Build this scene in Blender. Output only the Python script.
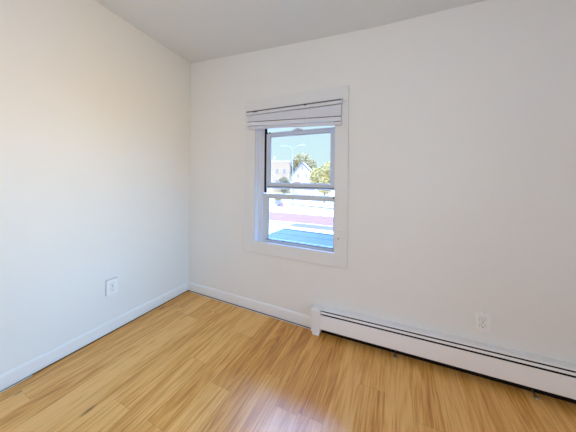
import bpy, bmesh, math, random
from mathutils import Vector, Matrix, noise
random.seed(7)
scene = bpy.context.scene
COL = scene.collection
for o in list(bpy.data.objects):
    bpy.data.objects.remove(o)

# ------------------------------------------------------------------ camera
cam_d = bpy.data.cameras.new('camera')
cam = bpy.data.objects.new('camera', cam_d); COL.objects.link(cam); scene.camera = cam
cam_d.sensor_width = 36; cam_d.sensor_fit = 'HORIZONTAL'
cam_d.lens = 226.496 / 576 * 36
cam_d.shift_y = (176.573 - 216) / 576
cam_d.clip_start = .02; cam_d.clip_end = 500
yaw, pitch, roll = -.4413, .004, .010
fw = Vector((math.sin(yaw)*math.cos(pitch), math.cos(yaw)*math.cos(pitch), math.sin(pitch)))
rt = Vector((math.cos(yaw), -math.sin(yaw), 0)); up = rt.cross(fw)
r2 = rt*math.cos(roll) + up*math.sin(roll); u2 = up*math.cos(roll) - rt*math.sin(roll)
m = Matrix((r2, u2, -fw)).transposed().to_4x4()
m.translation = Vector((2.099, -1.84, 1.28))
cam.matrix_world = m

# ------------------------------------------------------------------ world / sun / exposure
scene.view_settings.view_transform = 'Standard'
scene.view_settings.look = 'None'
scene.view_settings.gamma = 1
scene.view_settings.use_curve_mapping = False
scene.view_settings.exposure = 0.0
SKY_LOW, SKY_MID, SKY_HIGH = (.72, .95, 1.0), (.66, .91, 1.0), (.27, .51, 1.0)
world = bpy.data.worlds.new('sky'); scene.world = world; world.use_nodes = True
nt = world.node_tree; nt.nodes.clear()
wo = nt.nodes.new('ShaderNodeOutputWorld'); bg = nt.nodes.new('ShaderNodeBackground')
tc = nt.nodes.new('ShaderNodeTexCoord'); sp = nt.nodes.new('ShaderNodeSeparateXYZ')
rp = nt.nodes.new('ShaderNodeValToRGB'); st = nt.nodes.new('ShaderNodeValToRGB')
nt.links.new(tc.outputs['Generated'], sp.inputs[0])
nt.links.new(sp.outputs['Z'], rp.inputs[0]); nt.links.new(sp.outputs['Z'], st.inputs[0])
e = rp.color_ramp.elements
e[0].position = 0; e[0].color = (*SKY_LOW, 1); e[1].position = .5; e[1].color = (*SKY_HIGH, 1)
x = e.new(.2); x.color = (*SKY_MID, 1)
e = st.color_ramp.elements                      # radiance / 10
e[0].position = .0; e[0].color = (.10, .10, .10, 1); e[1].position = .8; e[1].color = (.65, .65, .65, 1)
x = e.new(.22); x.color = (.10, .10, .10, 1)
x = e.new(.52); x.color = (.65, .65, .65, 1)
ml = nt.nodes.new('ShaderNodeMath'); ml.operation = 'MULTIPLY'; ml.inputs[1].default_value = 10.0
nt.links.new(st.outputs[0], ml.inputs[0]); nt.links.new(ml.outputs[0], bg.inputs['Strength'])
nt.links.new(rp.outputs[0], bg.inputs['Color'])
# added bluish sky patch, out of view, that puts glare on the floor
GLARE_DIR, GLARE_COL, GLARE_STR = Vector((-.42, .55, .72)).normalized(), (.13, .33, 1.0), 88.0
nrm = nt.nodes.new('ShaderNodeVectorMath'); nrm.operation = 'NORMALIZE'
dt = nt.nodes.new('ShaderNodeVectorMath'); dt.operation = 'DOT_PRODUCT'; dt.inputs[1].default_value = GLARE_DIR
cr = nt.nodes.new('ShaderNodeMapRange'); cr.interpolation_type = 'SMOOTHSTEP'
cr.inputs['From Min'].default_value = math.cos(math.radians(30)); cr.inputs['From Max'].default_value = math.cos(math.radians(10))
cr.inputs['To Min'].default_value = 0; cr.inputs['To Max'].default_value = GLARE_STR
bg2 = nt.nodes.new('ShaderNodeBackground'); bg2.inputs['Color'].default_value = (*GLARE_COL, 1)
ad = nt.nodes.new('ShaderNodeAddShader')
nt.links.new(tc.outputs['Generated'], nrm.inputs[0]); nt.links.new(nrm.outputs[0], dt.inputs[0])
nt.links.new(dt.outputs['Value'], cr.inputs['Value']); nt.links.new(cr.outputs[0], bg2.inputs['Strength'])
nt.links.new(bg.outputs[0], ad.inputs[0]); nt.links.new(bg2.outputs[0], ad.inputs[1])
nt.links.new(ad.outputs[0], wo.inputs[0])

sun_d = bpy.data.lights.new('sun', 'SUN'); sun_d.energy = 2.6; sun_d.angle = math.radians(.6); sun_d.color = (1, .95, .88)
sun = bpy.data.objects.new('sun', sun_d); COL.objects.link(sun)
sd = Vector((.22, .72, -.62)).normalized()       # direction the light travels: from behind the house
sun.rotation_euler = sd.to_track_quat('-Z', 'Y').to_euler()

def area(name, loc, direction, sx, sy, energy, color, spread=180):
    d = bpy.data.lights.new(name, 'AREA'); d.shape = 'RECTANGLE'; d.size = sx; d.size_y = sy
    d.energy = energy; d.color = color; d.spread = math.radians(spread)
    o = bpy.data.objects.new(name, d); COL.objects.link(o); o.location = loc
    o.rotation_euler = Vector(direction).to_track_quat('-Z', 'Z').to_euler()
    return o
# daylight entering by the window in the right wall, then an added rear fill
area('daylight_right_sky', (3.36, -1.30, 1.6), (-1, .10, -.36), .5, .7, 4.68, (.255, .597, 1), 48)
area('daylight_right_ground', (3.35, -1.30, 1.5), (-1, .08, .04), .5, .7, 2.4, (1, .731, .32), 48)
area('fill_rear', (1.9, -3.15, 1.5), (0, 1, .05), 1.9, 1.6, 24.6, (.90, .925, 1), 170)  # added fill lamp, no window behind it

# ------------------------------------------------------------------ helpers
def newobj(name, bm, mat, parent=None, smooth=False):
    me = bpy.data.meshes.new(name)
    bmesh.ops.recalc_face_normals(bm, faces=bm.faces)
    bm.to_mesh(me); bm.free()
    for p in me.polygons: p.use_smooth = smooth
    o = bpy.data.objects.new(name, me); COL.objects.link(o)
    if mat:
        for mm in (mat if isinstance(mat, (list, tuple)) else [mat]): me.materials.append(mm)
    if parent: o.parent = parent
    return o
def empty(name, loc=(0, 0, 0), rot=(0, 0, 0)):
    o = bpy.data.objects.new(name, None); COL.objects.link(o); o.location = loc; o.rotation_euler = rot
    o.empty_display_size = .05
    return o
def tag(o, label=None, cat=None, group=None, kind=None):
    if label: o['label'] = label
    if cat: o['category'] = cat
    if group: o['group'] = group
    if kind: o['kind'] = kind
    return o
def box(bm, x0, x1, y0, y1, z0, z1, bev=0, seg=1, mi=0):
    r = bmesh.ops.create_cube(bm, size=1)
    vs = r['verts']
    for v in vs:
        v.co = Vector(((x0+x1)/2 + v.co.x*(x1-x0), (y0+y1)/2 + v.co.y*(y1-y0), (z0+z1)/2 + v.co.z*(z1-z0)))
    fs = set(f for v in vs for f in v.link_faces)
    for f in fs: f.material_index = mi
    if bev:
        es = list(set(ed for f in fs for ed in f.edges))
        bmesh.ops.bevel(bm, geom=es, offset=bev, segments=seg, profile=.5, affect='EDGES', clamp_overlap=True)
def prism(bm, prof, a, b, axis='x'):
    """closed profile [(p,q)] swept from a to b along an axis"""
    def mk(t, p, q):
        return {'x': (t, p, q), 'y': (p, t, q), 'z': (p, q, t)}[axis]
    A = [bm.verts.new(mk(a, p, q)) for p, q in prof]; B = [bm.verts.new(mk(b, p, q)) for p, q in prof]
    n = len(prof)
    for i in range(n):
        bm.faces.new((A[i], A[(i+1) % n], B[(i+1) % n], B[i]))
    bm.faces.new(A); bm.faces.new(B[::-1])
def cyl(bm, p0, p1, r0, r1=None, seg=12):
    r1 = r0 if r1 is None else r1
    p0, p1 = Vector(p0), Vector(p1); d = p1-p0
    q = d.to_track_quat('Z', 'Y')
    A = []; B = []
    for i in range(seg):
        a = 2*math.pi*i/seg; c = Vector((math.cos(a), math.sin(a), 0))
        A.append(bm.verts.new(p0 + q @ (c*r0))); B.append(bm.verts.new(p1 + q @ (c*r1)))
    for i in range(seg):
        bm.faces.new((A[i], A[(i+1) % seg], B[(i+1) % seg], B[i]))
    bm.faces.new(A[::-1]); bm.faces.new(B)
def tube(bm, pts, r, seg=8):
    for a, b in zip(pts[:-1], pts[1:]): cyl(bm, a, b, r, r, seg)
def B(fn):
    bm = bmesh.new(); fn(bm); return bm

# ------------------------------------------------------------------ materials
def mat(name, col, rough=.5, spec=.5, metal=0, bump=None, var=None):
    m_ = bpy.data.materials.new(name); m_.use_nodes = True
    n = m_.node_tree; b = n.nodes['Principled BSDF']
    b.inputs['Base Color'].default_value = (*col, 1); b.inputs['Roughness'].default_value = rough
    b.inputs['Specular IOR Level'].default_value = spec; b.inputs['Metallic'].default_value = metal
    t = n.nodes.new('ShaderNodeTexCoord')
    if var:                                      # (scale, amount)
        nz = n.nodes.new('ShaderNodeTexNoise'); nz.inputs['Scale'].default_value = var[0]; nz.inputs['Detail'].default_value = 3
        r = n.nodes.new('ShaderNodeValToRGB')
        r.color_ramp.elements[0].position = .3; r.color_ramp.elements[1].position = .7
        r.color_ramp.elements[0].color = (*[c*(1-var[1]) for c in col], 1)
        r.color_ramp.elements[1].color = (*[min(1, c*(1+var[1])) for c in col], 1)
        n.links.new(t.outputs['Object'], nz.inputs['Vector']); n.links.new(nz.outputs['Fac'], r.inputs[0])
        n.links.new(r.outputs[0], b.inputs['Base Color'])
    if bump:                                     # (scale, strength, distance)
        nz = n.nodes.new('ShaderNodeTexNoise'); nz.inputs['Scale'].default_value = bump[0]; nz.inputs['Detail'].default_value = 4
        bp = n.nodes.new('ShaderNodeBump'); bp.inputs['Strength'].default_value = bump[1]; bp.inputs['Distance'].default_value = bump[2]
        n.links.new(t.outputs['Object'], nz.inputs['Vector']); n.links.new(nz.outputs['Fac'], bp.inputs['Height'])
        n.links.new(bp.outputs[0], b.inputs['Normal'])
    return m_
M = {}
M['wall'] = mat('wall_paint', (.83, .815, .785), .55, .3, bump=(9, .25, .004), var=(1.3, .008))
M['ceiling'] = mat('ceiling_paint', (.80, .83, .86), .8, .2, bump=(60, .25, .002))
M['trim'] = mat('trim_paint', (.84, .83, .82), .38, .45)
M['casing'] = mat('casing_paint', (.80, .79, .775), .5, .35)
M['vinyl'] = mat('window_vinyl', (.78, .79, .83), .35, .45)
M['jamb'] = mat('jamb_paint', (.88, .90, .93), .4, .4)
M['sash'] = mat('sash_vinyl', (.62, .66, .72), .35, .45)
M['dark'] = mat('dark_weatherstrip', (.012, .018, .035), .6, .3)
M['heater'] = mat('heater_enamel', (.90, .885, .885), .42, .4)
M['cap'] = mat('heater_cap_enamel', (.84, .83, .82), .4, .4)
M['heater_dark'] = mat('heater_shade_black', (.015, .013, .012), .8, .1)  # near-black tone paints the shade inside and under the heater
M['copper'] = mat('copper_pipe', (.35, .14, .07), .4, .5, 1)
M['alu'] = mat('aluminium', (.55, .55, .56), .4, .5, 1)
M['plate'] = mat('white_plastic', (.90, .89, .88), .3, .5)
M['rim'] = mat('grey_shade_rim', (.42, .42, .44), .5, .3)  # grey carrying shade behind the left plate and round the receptacles
M['slot'] = mat('slot_black', (.01, .01, .01), .6, .2)
M['screw'] = mat('screw_steel', (.35, .33, .32), .4, .5, .8)
M['blind'] = mat('blind_slat', (.80, .81, .87), .4, .5)
M['blind_rail'] = mat('blind_rail', (.70, .71, .75), .4, .5)
M['blind_line'] = mat('blind_shadow_line', (.16, .14, .15), .5, .3)  # dark tone drawn for the shadow gaps of the blind
M['cord'] = mat('blind_cord', (.85, .84, .84), .8, .2)
M['subfloor'] = mat('subfloor_dark', (.06, .024, .009), .8, .1)
M['ext_wall'] = mat('siding', (.7, .7, .68), .7, .2)

def glass():
    m_ = bpy.data.materials.new('window_glass'); m_.use_nodes = True
    n = m_.node_tree; n.nodes.clear()
    o = n.nodes.new('ShaderNodeOutputMaterial'); mx = n.nodes.new('ShaderNodeMixShader')
    t = n.nodes.new('ShaderNodeBsdfTransparent'); g = n.nodes.new('ShaderNodeBsdfGlossy'); f = n.nodes.new('ShaderNodeFresnel')
    t.inputs[0].default_value = (.985, .995, .99, 1); g.inputs['Roughness'].default_value = 0
    f.inputs[0].default_value = 1.3
    n.links.new(f.outputs[0], mx.inputs[0]); n.links.new(t.outputs[0], mx.inputs[1]); n.links.new(g.outputs[0], mx.inputs[2])
    n.links.new(mx.outputs[0], o.inputs[0])
    return m_
M['glass'] = glass()

def floor_mat():
    m_ = bpy.data.materials.new('oak_laminate'); m_.use_nodes = True
    n = m_.node_tree; L = n.links; b = n.nodes['Principled BSDF']
    def N(t, **k):
        q = n.nodes.new(t)
        for a, v in k.items(): setattr(q, a, v)
        return q
    uv = N('ShaderNodeUVMap'); uv.uv_map = 'plank'
    tone = N('ShaderNodeAttribute', attribute_name='tone')
    def nz(sx, sy, scale, det, dist=0):
        mp = N('ShaderNodeMapping'); mp.inputs['Scale'].default_value = (sx, sy, 1)
        L.new(uv.outputs[0], mp.inputs[0])
        q = N('ShaderNodeTexNoise'); q.inputs['Scale'].default_value = scale; q.inputs['Detail'].default_value = det
        q.inputs['Distortion'].default_value = dist
        L.new(mp.outputs[0], q.inputs['Vector']); return q
    g1 = nz(70, 2.6, 1, 8, 1.4)        # long streaks
    g2 = nz(9, .9, 1, 3, 1.5)         # broad bands
    g3 = nz(230, 9, 1, 3)             # fine pores
    # cathedral figure: contour lines of a slow stretched noise
    g4 = nz(6.5, .55, 1, 1, .3)
    def mth(op, a, bb):
        q = N('ShaderNodeMath', operation=op)
        for i, v in enumerate((a, bb)):
            if isinstance(v, (int, float)): q.inputs[i].default_value = v
            else: L.new(v, q.inputs[i])
        return q.outputs[0]
    s = mth('ADD', mth('MULTIPLY', g1.outputs['Fac'], .55), mth('MULTIPLY', g2.outputs['Fac'], .40))
    cth = mth('SINE', mth('MULTIPLY', g4.outputs['Fac'], 95), 0)
    s = mth('ADD', s, mth('MULTIPLY', cth, .034)); s = mth('ADD', s, .008)
    s = mth('ADD', s, mth('MULTIPLY', g3.outputs['Fac'], .18))
    s = mth('ADD', s, mth('MULTIPLY', tone.outputs['Fac'], .26))
    rp = N('ShaderNodeValToRGB'); L.new(s, rp.inputs[0])
    e = rp.color_ramp.elements
    e[0].position = .43; e[0].color = (.15, .040, .003, 1)
    e[1].position = .82; e[1].color = (.88, .485, .145, 1)
    q = e.new(.50); q.color = (.43, .155, .012, 1)
    q = e.new(.66); q.color = (.69, .305, .044, 1)
    # knots
    vmp = N('ShaderNodeMapping'); vmp.inputs['Scale'].default_value = (3.2, .95, 1); L.new(uv.outputs[0], vmp.inputs[0])
    vo = N('ShaderNodeTexVoronoi'); vo.inputs['Scale'].default_value = 1.6; L.new(vmp.outputs[0], vo.inputs['Vector'])
    kr = N('ShaderNodeValToRGB'); L.new(vo.outputs['Distance'], kr.inputs[0])
    kr.color_ramp.elements[0].position = .02; kr.color_ramp.elements[0].color = (.38, .3, .26, 1)
    kr.color_ramp.elements[1].position = .075; kr.color_ramp.elements[1].color = (1, 1, 1, 1)
    mx = N('ShaderNodeMix', data_type='RGBA', blend_type='MULTIPLY'); mx.inputs[0].default_value = 1
    L.new(rp.outputs[0], mx.inputs[6]); L.new(kr.outputs[0], mx.inputs[7])
    L.new(mx.outputs[2], b.inputs['Base Color'])
    b.inputs['Roughness'].default_value = .47; b.inputs['Specular IOR Level'].default_value = .95
    bp = N('ShaderNodeBump'); bp.inputs['Strength'].default_value = .15; bp.inputs['Distance'].default_value = .001
    L.new(g1.outputs['Fac'], bp.inputs['Height']); L.new(bp.outputs[0], b.inputs['Normal'])
    return m_
M['floor'] = floor_mat()

# ------------------------------------------------------------------ room shell
XR, YR = 3.45, -3.25
HK = [(-.2, 2.575), (0, 2.561), (1.516, 2.460), (1.988, 2.434), (2.37, 2.429), (2.626, 2.423), (4, 2.40)]
def hx(x):
    for (a, za), (b, zb) in zip(HK[:-1], HK[1:]):
        if x <= b: return za + (zb-za)*(x-a)/(b-a)
    return HK[-1][1]
def hc(x, y): return hx(x) + .071*(-y if y < 0 else 0)

WX0, WX1, WZ0, WZ1 = .87, 1.715, .64, 1.90
def wall_mesh(along, u_breaks, t0, t1, holes=()):
    """wall as one mesh: columns between the breaks, tops follow the ceiling; along 'x' or 'y'"""
    bm = bmesh.new()
    def P(u, t, z): return (u, t, z) if along == 'x' else (t, u, z)
    def top(u): return (hc(u, 0) if along == 'x' else hc(min(max(t0, 0), XR), u)) if along == 'x' and t1 > -.5 else (hc(u, t0) if along == 'x' else hc(t0, u))
    def col(u0, u1, z0, za, zb):
        v = [bm.verts.new(P(u, t, z)) for (u, z, ) in ((u0, z0), (u1, z0), (u1, zb), (u0, za)) for t in (t0, t1)]
        a = v[0::2]; b = v[1::2]
        bm.faces.new(a); bm.faces.new(b[::-1])
        for i in range(4): bm.faces.new((a[i], b[i], b[(i+1) % 4], a[(i+1) % 4]))
    for u0, u1 in zip(u_breaks[:-1], u_breaks[1:]):
        zt0, zt1 = top(u0), top(u1)
        h = [q for q in holes if q[0]-1e-6 <= u0 and u1 <= q[1]+1e-6]
        if h:
            col(u0, u1, -.12, h[0][2], h[0][2]); col(u0, u1, h[0][3], zt0, zt1)
        else: col(u0, u1, -.12, zt0, zt1)
    bmesh.ops.remove_doubles(bm, verts=bm.verts, dist=1e-5)
    return bm
w = newobj('wall_back', wall_mesh('x', [-.14, 0, .4, WX0, 1.3, 1.516, WX1, 1.988, 2.37, 2.626, 3, XR], 0, .14, [(WX0, WX1, WZ0, WZ1)]), M['wall']); tag(w, kind='structure')
w = newobj('wall_left', wall_mesh('y', [YR, -2, -1, 0], 0, -.14), M['wall']); tag(w, kind='structure')
RY0, RY1, RZ0, RZ1 = -2.0, -.75, .85, 2.1
w = newobj('wall_right', wall_mesh('y', [YR, RY0, RY1, 0], XR, XR+.14, [(RY0, RY1, RZ0, RZ1)]), M['wall']); tag(w, kind='structure')
w = newobj('wall_rear', wall_mesh('x', [-.14, 0, .9, 2.9, XR+.14], YR, YR-.14), M['wall']); tag(w, kind='structure')

def ceiling():
    bm = bmesh.new()
    xs = [-.14, 0, .5, 1, 1.516, 1.988, 2.37, 2.626, 3.0, XR+.14]; ys = [.14, 0, -.5, -1, -2, -3, YR-.14]
    g = [[[bm.verts.new((x, y, hc(x, y)+dz)) for y in ys] for x in xs] for dz in (0, .12)]
    for k in range(2):
        for i in range(len(xs)-1):
            for j in range(len(ys)-1):
                bm.faces.new((g[k][i][j], g[k][i+1][j], g[k][i+1][j+1], g[k][i][j+1]))
    for i in range(len(xs)-1):
        for j in (0, len(ys)-1): bm.faces.new((g[0][i][j], g[0][i+1][j], g[1][i+1][j], g[1][i][j]))
    for j in range(len(ys)-1):
        for i in (0, len(xs)-1): bm.faces.new((g[0][i][j], g[0][i][j+1], g[1][i][j+1], g[1][i][j]))
    return bm
c = newobj('ceiling', ceiling(), M['ceiling'], smooth=True); tag(c, kind='structure')

def fz(x): return .028*max(0, x-1.56)
# floor: plank strips running away from the camera, end joints where the photo has them
def floor_bm():
    bm = bmesh.new(); uvl = bm.loops.layers.uv.new('plank'); tl = bm.verts.layers.float.new('tone')
    w_ = .14; off = .935 - 7*w_; g = .0002
    joints = {}                                   # strip index (0 = x from -.045) -> joints
    known = {7: [-.317, -1.07], 3: [-.337], 6: [-.67, -1.9], 14: [-.377], 10: [-.55], 8: [-.757], 11: [-.71], 5: [-1.08]}
    tones = {7: [.95, .42, .7], 3: [.45, .9], 6: [.72, .55, .8], 14: [.62, .3], 10: [.35, .65], 8: [.30, .62], 11: [.5, .75],
             9: [.22, .55], 5: [.62, .82], 4: [.85, .55], 12: [.35, .6], 13: [.75, .6], 15: [.8, .55], 16: [.45, .7], 17: [.8, .5], 18: [.6, .4],
             0: [.3, .35], 1: [.42, .5], 2: [.8, .6], 19: [.75, .5], 20: [.55]}
    n = int((XR-off)/w_)+1
    for i in range(n):
        ins = .014
        x0 = max(off+i*w_, .0135); x1 = min(off+(i+1)*w_, XR)
        if x1 <= x0: continue
        js = list(known.get(i, [-random.uniform(.15, 1.15)]))
        while js[-1] > YR: js.append(js[-1]-random.uniform(.95, 1.25))
        ys = [-ins]+js; ys[-1] = YR
        for k, (a, b) in enumerate(zip(ys[:-1], ys[1:])):
            tlist = tones.get(i, []); t = tlist[k] if k < len(tlist) else random.uniform(.25, .9)
            ox, oy = random.uniform(0, 50), random.uniform(0, 50)
            vs = [bm.verts.new(p) for p in ((x0+g, b+g, fz(x0)), (x1-g, b+g, fz(x1)), (x1-g, a-g, fz(x1)), (x0+g, a-g, fz(x0)))]
            for v in vs: v[tl] = t
            f = bm.faces.new(vs)
            for l in f.loops: l[uvl].uv = (l.vert.co.x - off - i*w_ + ox, l.vert.co.y + oy)
    n0 = len(bm.faces)
    prism(bm, [(0, -.12), (XR, -.12), (XR, fz(XR)-.0015), (1.56, -.0015), (0, -.0015)], YR, 0, 'y')
    bm.faces.ensure_lookup_table()
    for f_ in bm.faces[n0:]: f_.material_index = 1
    return bm
f = newobj('floor', floor_bm(), [M['floor'], M['subfloor']]); tag(f, kind='structure')

# baseboards with an eased top edge, standing a hair above the boards
def base_prof(s):                                # s=+1 : protrudes towards +, profile (offset,z)
    return [(0, .013), (.013*s, .013), (.013*s, .084), (.010*s, .092), (.005*s, .097), (0, .098)]
b = newobj('baseboard_left', B(lambda bm: prism(bm, base_prof(1), YR, 0, 'y')), M['trim']); tag(b, kind='structure')
b = newobj('baseboard_back', B(lambda bm: prism(bm, base_prof(-1), .0131, 1.486, 'x')), M['trim']); tag(b, kind='structure')
b = newobj('trim_1', B(lambda bm: prism(bm, [(-.0225, 0), (-.0170, 0), (-.0170, .003), (-.0225, .003)], .05, 1.48, 'x')), M['trim']); tag(b, kind='structure')
b = newobj('trim_2', B(lambda bm: prism(bm, [(.0145, 0), (.018, 0), (.018, .003), (.0145, .003)], -2.4, -1.22, 'y')), M['trim']); tag(b, kind='structure')

# ------------------------------------------------------------------ the window of the back wall
win = empty('window_1', (1.27, 0, WZ0)); tag(win, kind='structure')
def part(name, fn, m_, parent, smooth=False):
    bm = bmesh.new(); fn(bm)
    pw = Vector((0, 0, 0)); p = parent
    while p: pw += p.location; p = p.parent
    bmesh.ops.translate(bm, verts=bm.verts, vec=-pw)
    return newobj(name, bm, m_, parent, smooth)
CX0, CX1, CZ0, CZ1 = .763, 1.762, .560, 2.018
IX0, IX1, IZ0, IZ1 = .885, 1.655, .672, 1.90
part('casing', lambda bm: box(bm, CX0, IX0, -.018, 0, IZ0, IZ1, .002), M['casing'], win)
part('casing', lambda bm: box(bm, IX1, CX1, -.018, 0, IZ0, IZ1, .002), M['casing'], win)
part('casing', lambda bm: box(bm, CX0, CX1, -.018, 0, IZ1+.0006, CZ1, .002), M['casing'], win)
part('casing', lambda bm: box(bm, CX0, CX1, -.018, 0, CZ0, IZ0-.0006, .002), M['casing'], win)
def jamb(bm):
    box(bm, WX0, .885, -.001, .14, .655, 1.885)
    box(bm, 1.700, WX1, -.001, .14, .655, 1.885)
    box(bm, WX0, WX1, -.001, .14, 1.885, 1.90)
    box(bm, WX0, WX1, -.001, .15, .640, .655)
part('jamb', jamb, M['jamb'], win)
def liner(bm):
    box(bm, .885, .912, .050, .13, .655, 1.885, .002)
    box(bm, .912, .926, .058, .13, .655, 1.885, .002)
    box(bm, .926, .941, .062, .07, 1.09, 1.885, .001)
    box(bm, 1.672, 1.70, .028, .13, .655, 1.885, .002)
    box(bm, .926, 1.672, .028, .13, 1.757, 1.885, .002)
part('frame_liner', liner, M['vinyl'], win)
part('weatherstrip', lambda bm: box(bm, .9262, .958, .084, .090, 1.13, 1.757), M['dark'], win)
# upper sash, pushed down a little from the head
def sash(name, x0, x1, y0, y1, z0, z1, sl, sr, bt, tp):
    def fn(bm):
        box(bm, x0, x0+sl, y0, y1, z0, z1, .003); box(bm, x1-sr, x1, y0, y1, z0, z1, .003)
        box(bm, x0+sl, x1-sr, y0, y1, z0, z0+bt, .003); box(bm, x0+sl, x1-sr, y0, y1, z1-tp, z1, .003)
        # glazing bead inside the opening
        g0, g1, h0, h1 = x0+sl, x1-sr, z0+bt, z1-tp
        t = .006; ya, yb = (y0+y1)/2+.002, (y0+y1)/2+.007
        box(bm, g0, g0+t, ya, yb, h0, h1); box(bm, g1-t, g1, ya, yb, h0, h1)
        box(bm, g0+t, g1-t, ya, yb, h0, h0+t); box(bm, g0+t, g1-t, ya, yb, h1-t, h1)
    s = part(name, fn, M['sash'], win)
    ym = (y0+y1)/2
    part('pane', lambda bm: box(bm, x0+sl-.002, x1-sr+.002, ym-.002, ym+.002, z0+bt-.002, z1-tp+.002), M['glass'], s)
    return s
us = sash('upper_sash', .959, 1.665, .072, .100, 1.172, 1.714, .040, .068, .052, .040)
ls = sash('lower_sash', .944, 1.672, .030, .060, .656, 1.124, .060, .034, .036, .040)
part('sash_lip', lambda bm: box(bm, .975, 1.64, .064, .072, 1.188, 1.193, .001), M['dark'], us)
part('lift_handle', lambda bm: (box(bm, 1.255, 1.335, .062, .072, 1.222, 1.230, .002), box(bm, 1.262, 1.328, .060, .064, 1.222, 1.240, .001)), M['vinyl'], us)
part('latch', lambda bm: (box(bm, 1.24, 1.34, .066, .078, 1.7142, 1.724, .002), box(bm, 1.27, 1.31, .060, .072, 1.7142, 1.732, .002)), M['vinyl'], us)
part('tilt_latch', lambda bm: (box(bm, .964, .978, .0655, .0718, 1.716-.014, 1.716, .001), box(bm, .992, 1.004, .0655, .0718, 1.702, 1.716, .001)), M['dark'], us)
part('tilt_latch', lambda bm: box(bm, 1.636, 1.648, .0235, .030, 1.104, 1.120, .001), M['dark'], ls)
part('sill_seal', lambda bm: box(bm, .985, 1.64, .024, .030, .690, .6935), M['dark'], ls)

# window of the right wall (daylight source, beside the camera)
w2 = empty('window_2', (XR, (RY0+RY1)/2, RZ0)); tag(w2, kind='structure')
def w2f(bm):
    for (a, b_, c_, d_) in ((RY0-.1, RY0, RZ0-.1, RZ1+.1), (RY1, RY1+.1, RZ0-.1, RZ1+.1)):
        box(bm, XR-.018, XR, a, b_, c_, d_)
    box(bm, XR-.018, XR, RY0, RY1, RZ1, RZ1+.1); box(bm, XR-.018, XR, RY0, RY1, RZ0-.1, RZ0)
    box(bm, XR+.04, XR+.08, RY0, RY1, 1.45, 1.5)
part('casing', w2f, M['casing'], w2)
part('pane', lambda bm: box(bm, XR+.058, XR+.062, RY0, RY1, RZ0, RZ1), M['glass'], w2)

# ------------------------------------------------------------------ mini blind, pulled right up
bl = empty('mini_blind', (1.263, -.019, 1.905)); tag(bl, 'white mini blind raised into a tight stack across the top of the window', 'blind')
BX0, BX1 = .812, 1.714
def blz(z, x): return z - .037*(x-BX0)/(BX1-BX0)*max(0, min(1, (1.866-z)/.055))
def skewbox(bm, x0, x1, y0, y1, z0, z1, bev=0):
    n0 = len(bm.verts); box(bm, x0, x1, y0, y1, z0, z1, bev)
    bm.verts.ensure_lookup_table()
    for v in bm.verts[n0:]: v.co.z = blz(v.co.z, v.co.x)
part('head_rail', lambda bm: (box(bm, BX0, BX1, -.056, -.020, 1.868, 1.904, .002)), M['blind_rail'], bl)
part('head_shadow_line', lambda bm: box(bm, BX0+.0005, BX1-.0005, -.0585, -.0562, 1.8935, 1.9035), M['blind_line'], bl)  # dark strip in place of the head rail's shadow gap
def slats(bm):
    for i in range(15):
        z = 1.8625 - i*.0037
        xx = .0025*math.sin(i*2.1); yy = .0015*math.sin(i*1.3)
        prism_pts = [(-.052+yy, z+.0004), (-.0525+yy, z-.0014), (-.051+yy, z-.0027), (-.026+yy, z-.0027), (-.025+yy, z+.0004), (-.038+yy, z+.001)]
        n0 = len(bm.verts); prism(bm, prism_pts, BX0+.004+xx, BX1-.004+xx, 'x')
        bm.verts.ensure_lookup_table()
        for v in bm.verts[n0:]: v.co.z = blz(v.co.z, v.co.x)
part('slat_stack', slats, M['blind'], bl)
part('slat_shadow', lambda bm: skewbox(bm, BX0+.006, BX1-.006, -.0525, -.027, 1.8015, 1.8095), M['blind_line'], bl)  # solid dark bar drawn for the shade between the slats
def slats2(bm):
    for i in range(7):
        skewbox(bm, BX0+.004, BX1-.004, -.052, -.025, 1.797-i*.0048, 1.8013-i*.0048)
part('slat_stack', slats2, M['blind'], bl)
part('bottom_rail', lambda bm: skewbox(bm, BX0+.002, BX1-.002, -.051, -.026, 1.738, 1.762, .003), M['blind_rail'], bl)
for cx in (.885, 1.175, 1.43, 1.64):
    part('ladder_cord', lambda bm: (cyl(bm, (cx, -.0535, 1.742-.04*(cx-.8)), (cx, -.0535, 1.868), .0014, .0014, 6)), M['cord'], bl)
for cx, wd in ((.885, .05), (1.40, .022)):
    part('cord_lock', lambda bm: box(bm, cx, cx+wd, -.0598, -.0586, 1.889, 1.896), M['dark'], bl)
for cx in (BX0-.004, BX1):
    part('bracket', lambda bm: box(bm, cx, cx+.004, -.060, -.0181, 1.862, 1.912, .001), M['blind_rail'], bl)

# ------------------------------------------------------------------ baseboard heater
HT = empty('baseboard_heater', (1.49, 0, 0)); tag(HT, 'long white enamelled baseboard heater along the wall below the electrical outlet', 'heater')
HL = 1.88                                        # to the right wall
SL = .029                                        # it climbs a little to the right
def hprism(bm, prof, a, b):
    n0 = len(bm.verts); prism(bm, prof, a, b, 'x'); bm.verts.ensure_lookup_table()
    for v in bm.verts[n0:]: v.co.z += SL*(v.co.x-1.49)
def plate_prof(pts, t):
    """thin sheet following pts (d,z); returned closed with thickness t towards the inside"""
    out = [(-d, z) for d, z in pts]
    inn = []
    for i, (d, z) in enumerate(pts):
        a = Vector(pts[max(i-1, 0)]); b_ = Vector(pts[min(i+1, len(pts)-1)]); q = (b_-a).normalized()
        nn = Vector((q.y, -q.x))
        inn.append((-(d+nn.x*t), z+nn.y*t))
    return out + inn[::-1]
X0, X1 = 1.553, 1.49+HL
part('back_plate', lambda bm: hprism(bm, plate_prof([(.0005, .208), (.0005, -.01)], -.0015), X0, X1), M['heater_dark'], HT)  # dark down to the floor, standing for shade under the heater
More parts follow.
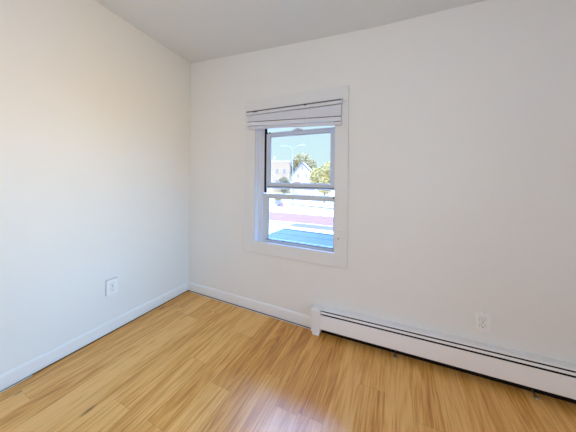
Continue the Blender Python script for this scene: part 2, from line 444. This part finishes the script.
part('hood', lambda bm: hprism(bm, plate_prof([(.001, .2095), (.030, .2105), (.054, .2110), (.0605, .2095), (.062, .205)], .0015), X0, X1), M['heater'], HT)
part('damper', lambda bm: hprism(bm, plate_prof([(.0615, .1955), (.063, .190), (.0645, .181)], .0015), X0, X1), M['heater'], HT)
part('front_panel', lambda bm: hprism(bm, plate_prof([(.0655, .170), (.0665, .166), (.068, .12), (.068, .062), (.066, .055), (.058, .050)], .0015), X0, X1), M['heater'], HT)
def element(bm):
    cyl(bm, (X0, -.032, .095+SL*.06), (X1, -.032, .095+SL*(X1-1.49)), .010)
el = part('heating_pipe', element, M['copper'], HT)
def fins(bm):
    for i in range(200):
        x_ = X0+.15+i*.0078
        box(bm, x_, x_+.0006, -.054, -.010, .068+SL*(x_-1.49), .125+SL*(x_-1.49))
part('fins', fins, M['heater_dark'], el)
def hcap(bm):
    prof = [(0, .022), (-.071, .022), (-.0715, .190), (-.069, .203), (-.061, .210), (-.035, .213), (0, .213)]
    prism(bm, prof, 1.484, 1.560, 'x')
    bmesh.ops.bevel(bm, geom=[e_ for e_ in bm.edges if abs(e_.verts[0].co.x-e_.verts[1].co.x) < 1e-6], offset=.003, segments=2, affect='EDGES')
    box(bm, 1.494, 1.552, -.070, -.004, 0, .0225, .001)
part('end_cap', hcap, M['cap'], HT)
part('screw', lambda bm: cyl(bm, (1.572, -.030, .2115), (1.572, -.030, .2165), .004, .003, 10), M['screw'], HT)
for bx in (2.10, 2.83):
    part('bracket_foot', lambda bm: (box(bm, bx, bx+.020, -.066, -.050, fz(bx), fz(bx)+.008, .001), box(bm, bx+.006, bx+.014, -.052, -.002, fz(bx), fz(bx)+.004)), M['alu'], HT)

# ------------------------------------------------------------------ outlets
def outlet(name, label):
    """built in the plane y=0 facing -y, centre at origin"""
    r = empty(name); tag(r, label, 'outlet', 'duplex wall outlets')
    pl = newobj('cover_plate', B(lambda bm: box(bm, -.042, .042, -.009, 0, -.062, .062, .004, 1)), M['plate'], r)
    newobj('screw', B(lambda bm: cyl(bm, (0, -.0089, 0), (0, -.0100, 0), .003, .0026, 10)), M['screw'], pl)
    for s in (1, -1):
        zc = .0195*s
        def rec(bm):
            pts = []
            for k in range(28):
                a = 2*math.pi*k/28; pts.append((max(-.0165, min(.0165, .0185*math.cos(a))), zc + max(-.0135, min(.0135, .0185*math.sin(a)))))
            prism(bm, pts, -.0089, -.0120, 'y')
        def rim(bm):
            pts = []
            for k in range(28):
                a = 2*math.pi*k/28; pts.append((max(-.0182, min(.0182, .0202*math.cos(a))), zc + max(-.0152, min(.0152, .0202*math.sin(a)))))
            prism(bm, pts, -.0088, -.0093, 'y')
        newobj('receptacle_shade', B(rim), M['rim'], pl)  # grey ring painted as the shade of the recess
        rc = newobj('receptacle', B(rec), M['plate'], r)
        newobj('slot', B(lambda bm: box(bm, -.0075, -.0052, -.0124, -.0119, zc-.0035, zc+.0055)), M['slot'], rc)
        newobj('slot', B(lambda bm: box(bm, .0052, .0072, -.0124, -.0119, zc-.0025, zc+.0055)), M['slot'], rc)
        newobj('slot', B(lambda bm: cyl(bm, (0, -.0119, zc-.0085), (0, -.0124, zc-.0085), .0027, .0027, 10)), M['slot'], rc)
    return r
o1 = outlet('electrical_outlet', 'white duplex electrical outlet above the baseboard heater')
o1.location = (2.609, -.0003, .372)
o2 = outlet('electrical_outlet', 'white duplex electrical outlet on the left wall above its baseboard')
o2.location = (.0122, -.772, .373); o2.rotation_euler = (0, 0, math.radians(90))
# grey block drawn for the shade behind the slightly proud left plate
newobj('plate_shade', B(lambda bm: box(bm, -.0405, .040, .0001, .0119, -.0615, .0615)), M['rim'], o2)

# cable plate on the right window casing
cp = empty('cable_plate', (1.6925, -.0183, .795)); tag(cp, 'small white painted cable plate on the lower right window casing', 'wall plate')
newobj('cover_plate', B(lambda bm: box(bm, -.036, .036, -.0065, 0, -.057, .057, .0015, 1)), M['casing'], cp)
newobj('socket', B(lambda bm: (cyl(bm, (0, -.0064, 0), (0, -.013, 0), .0065, .006, 12))), M['screw'], cp)
for s in (1, -1):
    newobj('screw', B(lambda bm: cyl(bm, (0, -.0064, .042*s), (0, -.0075, .042*s), .003, .003, 10)), M['casing'], cp)

# ------------------------------------------------------------------ outside
GZ = -3.0
M['ground'] = mat('sunlit_concrete', (.80, .62, .45), .9, .1, var=(.5, .06))
M['brick'] = mat('pink_brick_road', (.27, .10, .048), .9, .1, var=(.8, .08))
M['bluegrey'] = mat('blue_grey_ground', (.16, .10, .065), .9, .1, var=(.8, .08))
M['verge'] = mat('pale_verge', (.27, .16, .06), .95, .1, var=(.9, .08))
M['kerb'] = mat('kerb_stone', (.10, .05, .025), .9, .1)
M['roofing'] = mat('porch_membrane', (.048, .045, .013), .7, .25, bump=(3, .3, .02), var=(2.0, .12))
M['roof_edge'] = mat('porch_roof_edge', (.16, .17, .24), .6, .2)
M['leaf'] = mat('leaf_green', (.50, .38, .20), .8, .1, var=(1.2, .25))
M['leaf_y'] = mat('leaf_yellow_green', (.62, .48, .21), .8, .1, var=(1.5, .25))
M['leaf_t'] = mat('leaf_blue_green', (.34, .29, .18), .8, .1, var=(1.2, .2))
M['bark'] = mat('bark', (.22, .17, .13), .9, .1)
M['tan'] = mat('tan_siding', (.52, .36, .23), .9, .1, var=(.6, .05))
M['whitehouse'] = mat('white_siding', (.62, .50, .44), .9, .1)
M['roofdark'] = mat('slate_roof', (.16, .16, .20), .9, .1)
M['roofwhite'] = mat('pale_roof', (.60, .50, .44), .8, .1)
M['winglass'] = mat('far_window_glass', (.34, .27, .22), .5, .2)
M['lamp'] = mat('lamp_post_metal', (.40, .42, .42), .6, .3)
M['lamphead'] = mat('lamp_head_metal', (.45, .46, .46), .6, .3)
M['brown'] = mat('hydrant_paint', (.40, .22, .18), .7, .2)
M['flower'] = mat('lilac_flowers', (.52, .46, .66), .9, .1, var=(4, .2))

g = newobj('ground', B(lambda bm: box(bm, -160, 120, .2, 200, GZ-.3, GZ)), M['ground']); tag(g, kind='structure')
def strip(name, y0a, y1a, x0, x1, m_, h, slope=-.10, label=None):
    """flat band lying on the ground, edges drifting with x"""
    def fn(bm):
        v = [(x0, y0a+slope*x0), (x1, y0a+slope*x1), (x1, y1a+slope*x1), (x0, y1a+slope*x0)]
        prism(bm, v, GZ-.05, GZ+h, 'z')
    s = newobj(name, B(fn), m_); tag(s, kind='structure'); return s
strip('road_brick', 18.1, 23.0, -60, 30, M['brick'], .004, .02)
strip('verge', 16.9, 17.9, -60, 30, M['verge'], .003, .04)
strip('ground_strip', 16.3, 17.95, -6.3, 30, M['bluegrey'], .006, .02)  # flat blue-grey strip laid on the ground
strip('kerb', 27.15, 27.4, -13, 4, M['kerb'], .12, -.27)

pr = empty('porch_roof', (1.5, .15, .1)); tag(pr, kind='structure')
def porch(bm):
    prism(bm, [(-.42, .16), (4.2, .16), (4.2, 2.62), (-.23, 2.82)], -.05, .10, 'z')
part('deck', porch, M['roofing'], pr)
part('edge', lambda bm: prism(bm, [(-.23, 2.82), (4.2, 2.62), (4.2, 2.66), (-.23, 2.86)], -.08, .115, 'z'), M['roof_edge'], pr)
def seams(bm):
    for y in (.75, 1.35, 1.95, 2.4):
        box(bm, -.30, 4.1, y, y+.012, .1001, .103)
part('seams', seams, M['roofing'], pr)

def crown(bm, c, r, n, leaf, seed):
    rnd = random.Random(seed)
    for i in range(n):
        d = Vector((rnd.gauss(0, 1), rnd.gauss(0, 1), rnd.gauss(0, 1))).normalized()
        k = rnd.random()**.4
        p = Vector(c) + Vector((d.x*r[0], d.y*r[1], d.z*r[2]))*k
        s = leaf*rnd.uniform(.6, 1.3)
        # a tuft of four leaf blades
        for j in range(4):
            a = Vector((rnd.gauss(0, 1), rnd.gauss(0, 1), rnd.gauss(0, 1))).normalized()*s
            b_ = a.orthogonal().normalized()*s*.38
            v = [bm.verts.new(p), bm.verts.new(p+a*.5+b_), bm.verts.new(p+a), bm.verts.new(p+a*.5-b_)]
            bm.faces.new(v)
def tree(loc, h, r, blobs, m_, label, seed, n=900, leaf=.5, name='tree', cat='tree', group=None, trunk=True):
    t = empty(name, loc); tag(t, label, cat, group)
    bm = bmesh.new()
    for k, (bx, by, bz, br) in enumerate(blobs):
        crown(bm, (bx*r, by*r, bz*h), (br*r, br*r, br*r*.85), n//len(blobs), leaf, seed*10+k)
    newobj('foliage', bm, m_, t)
    def tr(bm):
        cyl(bm, (0, 0, 0), (0.05*r, 0, h*.6), .05*r+.04, .03*r+.02, 8)
        for k, (bx, by, bz, br) in enumerate(blobs):
            cyl(bm, (0.03*r, 0, h*.35), (bx*r, by*r, bz*h), .03*r+.015, .012*r+.008, 6)
    newobj('trunk', B(tr), M['bark'], t)
    return t
tree((-23.2, 61, GZ), 11.6, 4.6, [(-.55, 0, .62, .55), (0, .1, .78, .62), (.5, -.1, .66, .55), (.1, -.2, .5, .6), (-.25, .2, .55, .5)], M['leaf'],
     'big grey green tree rising behind the white gabled house', 1, n=2600, leaf=.55)
tree((-14.0, 55.5, GZ), 8.8, 2.2, [(-.3, 0, .6, .65), (.3, 0, .72, .6), (0, 0, .45, .7)], M['leaf_t'],
     'blue green tree between the gabled house and the yellow tree', 2, n=1600, leaf=.5)
tree((-8.6, 35, GZ), 7.4, 2.6, [(-.4, 0, .6, .62), (.35, 0, .74, .6), (.1, 0, .45, .75), (.9, .1, .6, .6)], M['leaf_y'],
     'yellow green tree nearest the right edge of the glass', 3, n=2200, leaf=.36)
tree((-19.2, 41.5, GZ), 5.1, 1.1, [(-.2, 0, .7, .7), (.3, 0, .55, .7), (0, 0, .35, .7)], M['leaf_t'],
     'small dark green tree left of the street lamp pole', 4, n=900, leaf=.36)
tree((-14.3, 29.2, GZ), 2.0, .75, [(-.2, 0, .8, .6), (.3, 0, .6, .7), (0, 0, .3, .8), (.5, .1, .85, .4)], M['leaf_y'],
     'yellow green shrub at the kerb by the lilac flowers', 5, n=700, leaf=.16, name='shrub', cat='shrub')
tree((-13.5, 28.3, GZ), .9, .55, [(-.7, 0, .5, .7), (.3, 0, .6, .7), (0, 0, .3, .8)], M['flower'],
     'low lilac flowering plant in front of the yellow green shrub', 6, n=500, leaf=.10, name='flowering_plant', cat='plant')

def street_lamp():
    s = empty('street_lamp', (-9.92, 25, GZ)); tag(s, 'tall pale street lamp with two curved arms', 'street lamp')
    newobj('base', B(lambda bm: (cyl(bm, (0, 0, 0), (0, 0, .25), .17, .13, 12))), M['lamp'], s)
    newobj('pole', B(lambda bm: cyl(bm, (0, 0, .25), (0, 0, 7.75), .075, .05, 12)), M['lamp'], s)
    for sx, top in ((-1, 8.5), (1, 8.45)):
        pts = [Vector((sx*1.5*(1-math.cos(t)), 0, 7.65+(top-7.65)*math.sin(t))) for t in [math.pi/2*k/8 for k in range(9)]]
        k_ = 1.55/1.5 if sx < 0 else .95
        pts = [Vector((p.x*k_*.8, 0, p.z)) for p in pts]
        a = newobj('arm', B(lambda bm: tube(bm, pts, .03)), M['lamp'], s)
        e_ = pts[-1]
        def head(bm):
            prism(bm, [(e_.x+sx*-.1, e_.z-.06), (e_.x+sx*.55, e_.z-.10), (e_.x+sx*.55, e_.z-.02), (e_.x+sx*.3, e_.z+.08), (e_.x+sx*-.1, e_.z+.06)], -.13, .13, 'y')
        newobj('lamp_head', B(head), M['lamphead'] if sx > 0 else M['lamp'], a)
street_lamp()

def house(name, loc, rz, w_, d_, he, hr, wm, rm, label, wins, dark_rakes=False, chim=None):
    h = empty(name, loc, (0, 0, rz)); tag(h, label, 'house')
    newobj('wall', B(lambda bm: prism(bm, [(-w_/2, 0), (w_/2, 0), (w_/2, he), (0, hr), (-w_/2, he)], 0, d_, 'y')), wm, h)
    def rf(bm):
        k = (hr-he)/(w_/2); o_ = .35
        for s in (1, -1):
            prism(bm, [(0, hr+.02), (s*(w_/2+o_), he-k*o_+.02), (s*(w_/2+o_), he-k*o_+.16), (0, hr+.18)], -.3, d_+.3, 'y')
    roof = newobj('roof', B(rf), rm, h)
    if dark_rakes:
        def rk(bm):
            k = (hr-he)/(w_/2)
            for s in (1, -1):
                prism(bm, [(0, hr-.15), (s*(w_/2+.3), he-k*.3-.15), (s*(w_/2+.3), he-k*.3+.1), (0, hr+.12)], -.36, -.305, 'y')
        newobj('rake_board', B(rk), M['roofdark'], roof)
    for (wx, wz, ww, wh) in wins:
        fr = newobj('window', B(lambda bm: box(bm, wx-ww/2-.08, wx+ww/2+.08, -.08, .0, wz-.08, wz+wh+.08)), M['whitehouse'], h)
        newobj('pane', B(lambda bm: box(bm, wx-ww/2, wx+ww/2, -.10, -.08, wz, wz+wh)), M['winglass'], fr)
    if chim:
        newobj('chimney', B(lambda bm: box(bm, chim[0]-.3, chim[0]+.3, 1.5, 2.1, he, chim[1])), M['tan'], h)
    return h
house('gabled_house', (-16.5, 45, GZ), .25, 4.4, 7, 5.2, 7.6, M['whitehouse'], M['roofwhite'],
      'white gabled house with dark roof edges below the big tree', [(-.9, 4.2, .5, .9), (.9, 4.2, .5, .9), (0, 6.0, .4, .6)], True)
def flat_house():
    h = empty('flat_roofed_building', (-27.6, 51, GZ), (0, 0, .35)); tag(h, 'tan flat roofed building at the left of the view behind a pale roof', 'building')
    newobj('wall', B(lambda bm: box(bm, -4, 4.6, 0, 6, 0, 8.3)), M['tan'], h)
    newobj('parapet', B(lambda bm: box(bm, -4.15, 4.75, -.15, 6.1, 8.3, 8.75)), M['whitehouse'], h)
    for wx in (-2.6, -.6, 1.4, 3.3):
        for wz in (2.2, 5.2):
            fr = newobj('window', B(lambda bm: box(bm, wx-.48, wx+.48, -.08, 0, wz-.08, wz+1.48)), M['whitehouse'], h)
            newobj('pane', B(lambda bm: box(bm, wx-.4, wx+.4, -.1, -.08, wz, wz+1.4)), M['winglass'], fr)
    newobj('chimney', B(lambda bm: box(bm, .2, .8, 1, 1.6, 8.75, 9.9)), M['tan'], h)
flat_house()
house('pale_house', (-24.2, 40, GZ), .45, 5.0, 6, 5.0, 7.0, M['whitehouse'], M['roofwhite'],
      'pale pink house with low white roof at the far left of the glass', [(-1.2, 2.8, .7, 1.2), (.9, 2.8, .7, 1.2)], False)

# kerbside bits
po = empty('bollard', (-12.55, 31.0, GZ)); tag(po, 'thin dark post standing alone near the road', 'bollard')
newobj('post', B(lambda bm: (cyl(bm, (0, 0, 0), (0, 0, .85), .09, .08, 10))), M['roofdark'], po)
newobj('cap', B(lambda bm: cyl(bm, (0, 0, .85), (0, 0, .95), .09, .03, 10)), M['roofdark'], po)
hy = empty('fire_hydrant', (-12.7, 27.6, GZ)); tag(hy, 'small reddish brown hydrant beside the lilac flowers', 'hydrant')
newobj('barrel', B(lambda bm: (cyl(bm, (0, 0, 0), (0, 0, .08), .22, .22), cyl(bm, (0, 0, .08), (0, 0, .6), .15, .14), cyl(bm, (0, 0, .6), (0, 0, .68), .19, .18))), M['brown'], hy)
newobj('bonnet', B(lambda bm: (cyl(bm, (0, 0, .68), (0, 0, .82), .16, .07), cyl(bm, (0, 0, .82), (0, 0, .9), .04, .04))), M['flower'], hy)
newobj('outlet_cap', B(lambda bm: (cyl(bm, (-.26, 0, .45), (.26, 0, .45), .07, .07), cyl(bm, (0, -.26, .42), (0, 0, .42), .09, .09))), M['brown'], hy)
